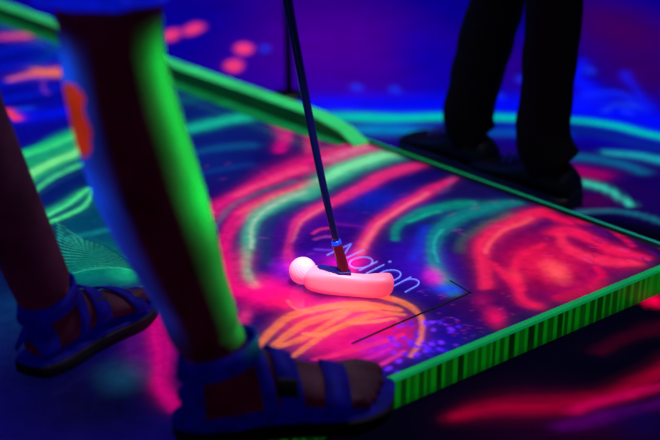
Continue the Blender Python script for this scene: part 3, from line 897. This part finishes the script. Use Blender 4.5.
# feet: heel and toe positions on the floor
hA, tA = P(482, 181, 0)-DBo*.03, None
hB, tB = P(563, 212, 0)-DBo*.03, None
tA = hA+(DA*1.0-DBo*.05).normalized()*.25
tB = hB+(DA*1.0-DBo*.05).normalized()*.25
TA, kA = xform(hA, tA, .0004); TB, kB = xform(hB, tB, .0004)
bm = bmesh.new(); bms = bmesh.new()
for (T_, cl, hipx) in ((TA, [(0, 0, 46), (468, 118, 50), (478, 72, 54), (489, 30, 56), (498, 0, 56), (510, -60, 62)], 0), (TB, [(0, 0, 56), (543, 140, 56), (546, 100, 53), (551, 50, 55), (556, 0, 58), (560, -60, 64)], 1)):
    ank = T_(.055, 0, .075)
    pts, rad = bgleg(ank, cl, ank.y+.01)
    hp_ = Vector((.40+.10*hipx, 2.02-.02*hipx, .95))
    pts += [hp_]; rad += [.085]
    tube(bm, pts, rad, seg=32, n=4, dome=False)
    tube(bms, [T_(.055, 0, .05)]+pts[1:], [.03]+[r*.8 for r in rad[1:]], seg=24, n=3)
    # legs end inside the shoe
hc = Vector((.45, 2.01, .98))
tube(bm, [hc-Vector((.06, 0, 0)), hc+Vector((.06, 0, 0))], [.11, .11], seg=28, n=3)
tube(bm, [hc, hc+Vector((0, 0, .1))], [.13, .125], seg=28, n=3)
tube(bms, [hc-Vector((.06, 0, 0)), hc+Vector((.06, 0, 0))], [.10, .10], seg=28, n=3)
tube(bms, [hc, hc+Vector((0, 0, .1))], [.115, .11], seg=28, n=3)
bms = remeshed(bms, .007, 2); build('body', bms, M_skin, pb2)
bm = remeshed(bm, .006, 1)
for v in bm.verts:      # soft creases of cloth
    n_ = noise.noise(v.co*Vector((14, 14, 22)))*.004
    v.co += v.normal*n_
build('trousers', bm, M_trou, pb2)
shoe(pb2, TA); shoe(pb2, TB)

# ---- slim dark pole standing on the floor behind the kerb
pp = P(289, 97, 0)
M_pole = mat('black_pole', (4, 2, 20), rough=.4, noise_amt=.2)
pole = empty('pole', (pp.x, pp.y, 0)); tag(pole, 'thin dark upright pole standing on the floor behind the green kerb', 'pole')
bm = bmesh.new(); tube(bm, [Vector((pp.x, pp.y, .01)), Vector((pp.x-.004, pp.y, 1.5))], [.0105, .012], seg=20, dome=False, n=2); build('post', bm, M_pole, pole)
bm = bmesh.new(); tube(bm, [Vector((pp.x, pp.y, 0)), Vector((pp.x, pp.y, .012))], [.045, .040], seg=32, dome=False, n=2); build('base', bm, M_pole, pole)

# ================================================================== LIGHT
def area(name, loc, target, size, power, col, spread=180, spec=1.0, shape='SQUARE'):
    l = bpy.data.lights.new(name, 'AREA'); l.energy = power; l.color = col; l.size = size; l.shape = shape
    l.spread = radians(spread); l.specular_factor = spec
    o = bpy.data.objects.new(name, l); COL.objects.link(o); o.location = loc
    o.rotation_euler = (Vector(target)-Vector(loc)).to_track_quat('-Z', 'Y').to_euler()
    return o
def spot(name, loc, target, power, col, angle, blend=.4, r=.03):
    l = bpy.data.lights.new(name, 'SPOT'); l.energy = power; l.color = col; l.spot_size = radians(angle); l.spot_blend = blend; l.shadow_soft_size = r
    o = bpy.data.objects.new(name, l); COL.objects.link(o); o.location = loc
    o.rotation_euler = (Vector(target)-Vector(loc)).to_track_quat('-Z', 'Y').to_euler()
    return o
area('ultraviolet_ceiling_lamp', (.5, 1.9, 2.6), (.2, 1.5, 0), 1.0, 34, (.85, .75, 1.0))
pl_, pu_ = p2[3], p2[7]
mid_ = p2[5]
for k, (t_, pw) in enumerate(((p2[3]+Vector((0, 0, .03)), 130), (p2[5]+Vector((0, 0, .06)), 150))):
    spot('green_spot', (t_.x+.80, t_.y+.42, .34+.1*k), t_, pw*(.95+.25*k), (0, 1, .07), 16, .35, .02)
for k, t_ in enumerate((p2[4], p2[6])):
    spot('blue_spot', (t_.x-.62, t_.y+.06, .36+.12*k), t_, 130, (0, .09, 1), 22, .45, .02)
spot('added_ball_spot', (.10, 1.05, 1.5), (bc.x+.03, bc.y, bc.z), 110, (1, .8, .97), 9, .8, .03)  # unseen spot added to whiten the ball and putter head from above
area('blue_wash', (-1.8, 3.0, 1.6), (0, 1.6, .2), .8, 8, (.05, .1, 1))
w = bpy.data.worlds.new('world'); scene.world = w; w.use_nodes = True
w.node_tree.nodes['Background'].inputs['Color'].default_value = (.01, .005, .08, 1)
w.node_tree.nodes['Background'].inputs['Strength'].default_value = .3

# ------------------------------------------------------------------ focus on the putter head
cam_data.dof.use_dof = True
cam_data.dof.focus_distance = (hm_-Vector(cam.location)).dot(Vector((0, cos(TH), -sin(TH))))
cam_data.dof.aperture_fstop = 2.0
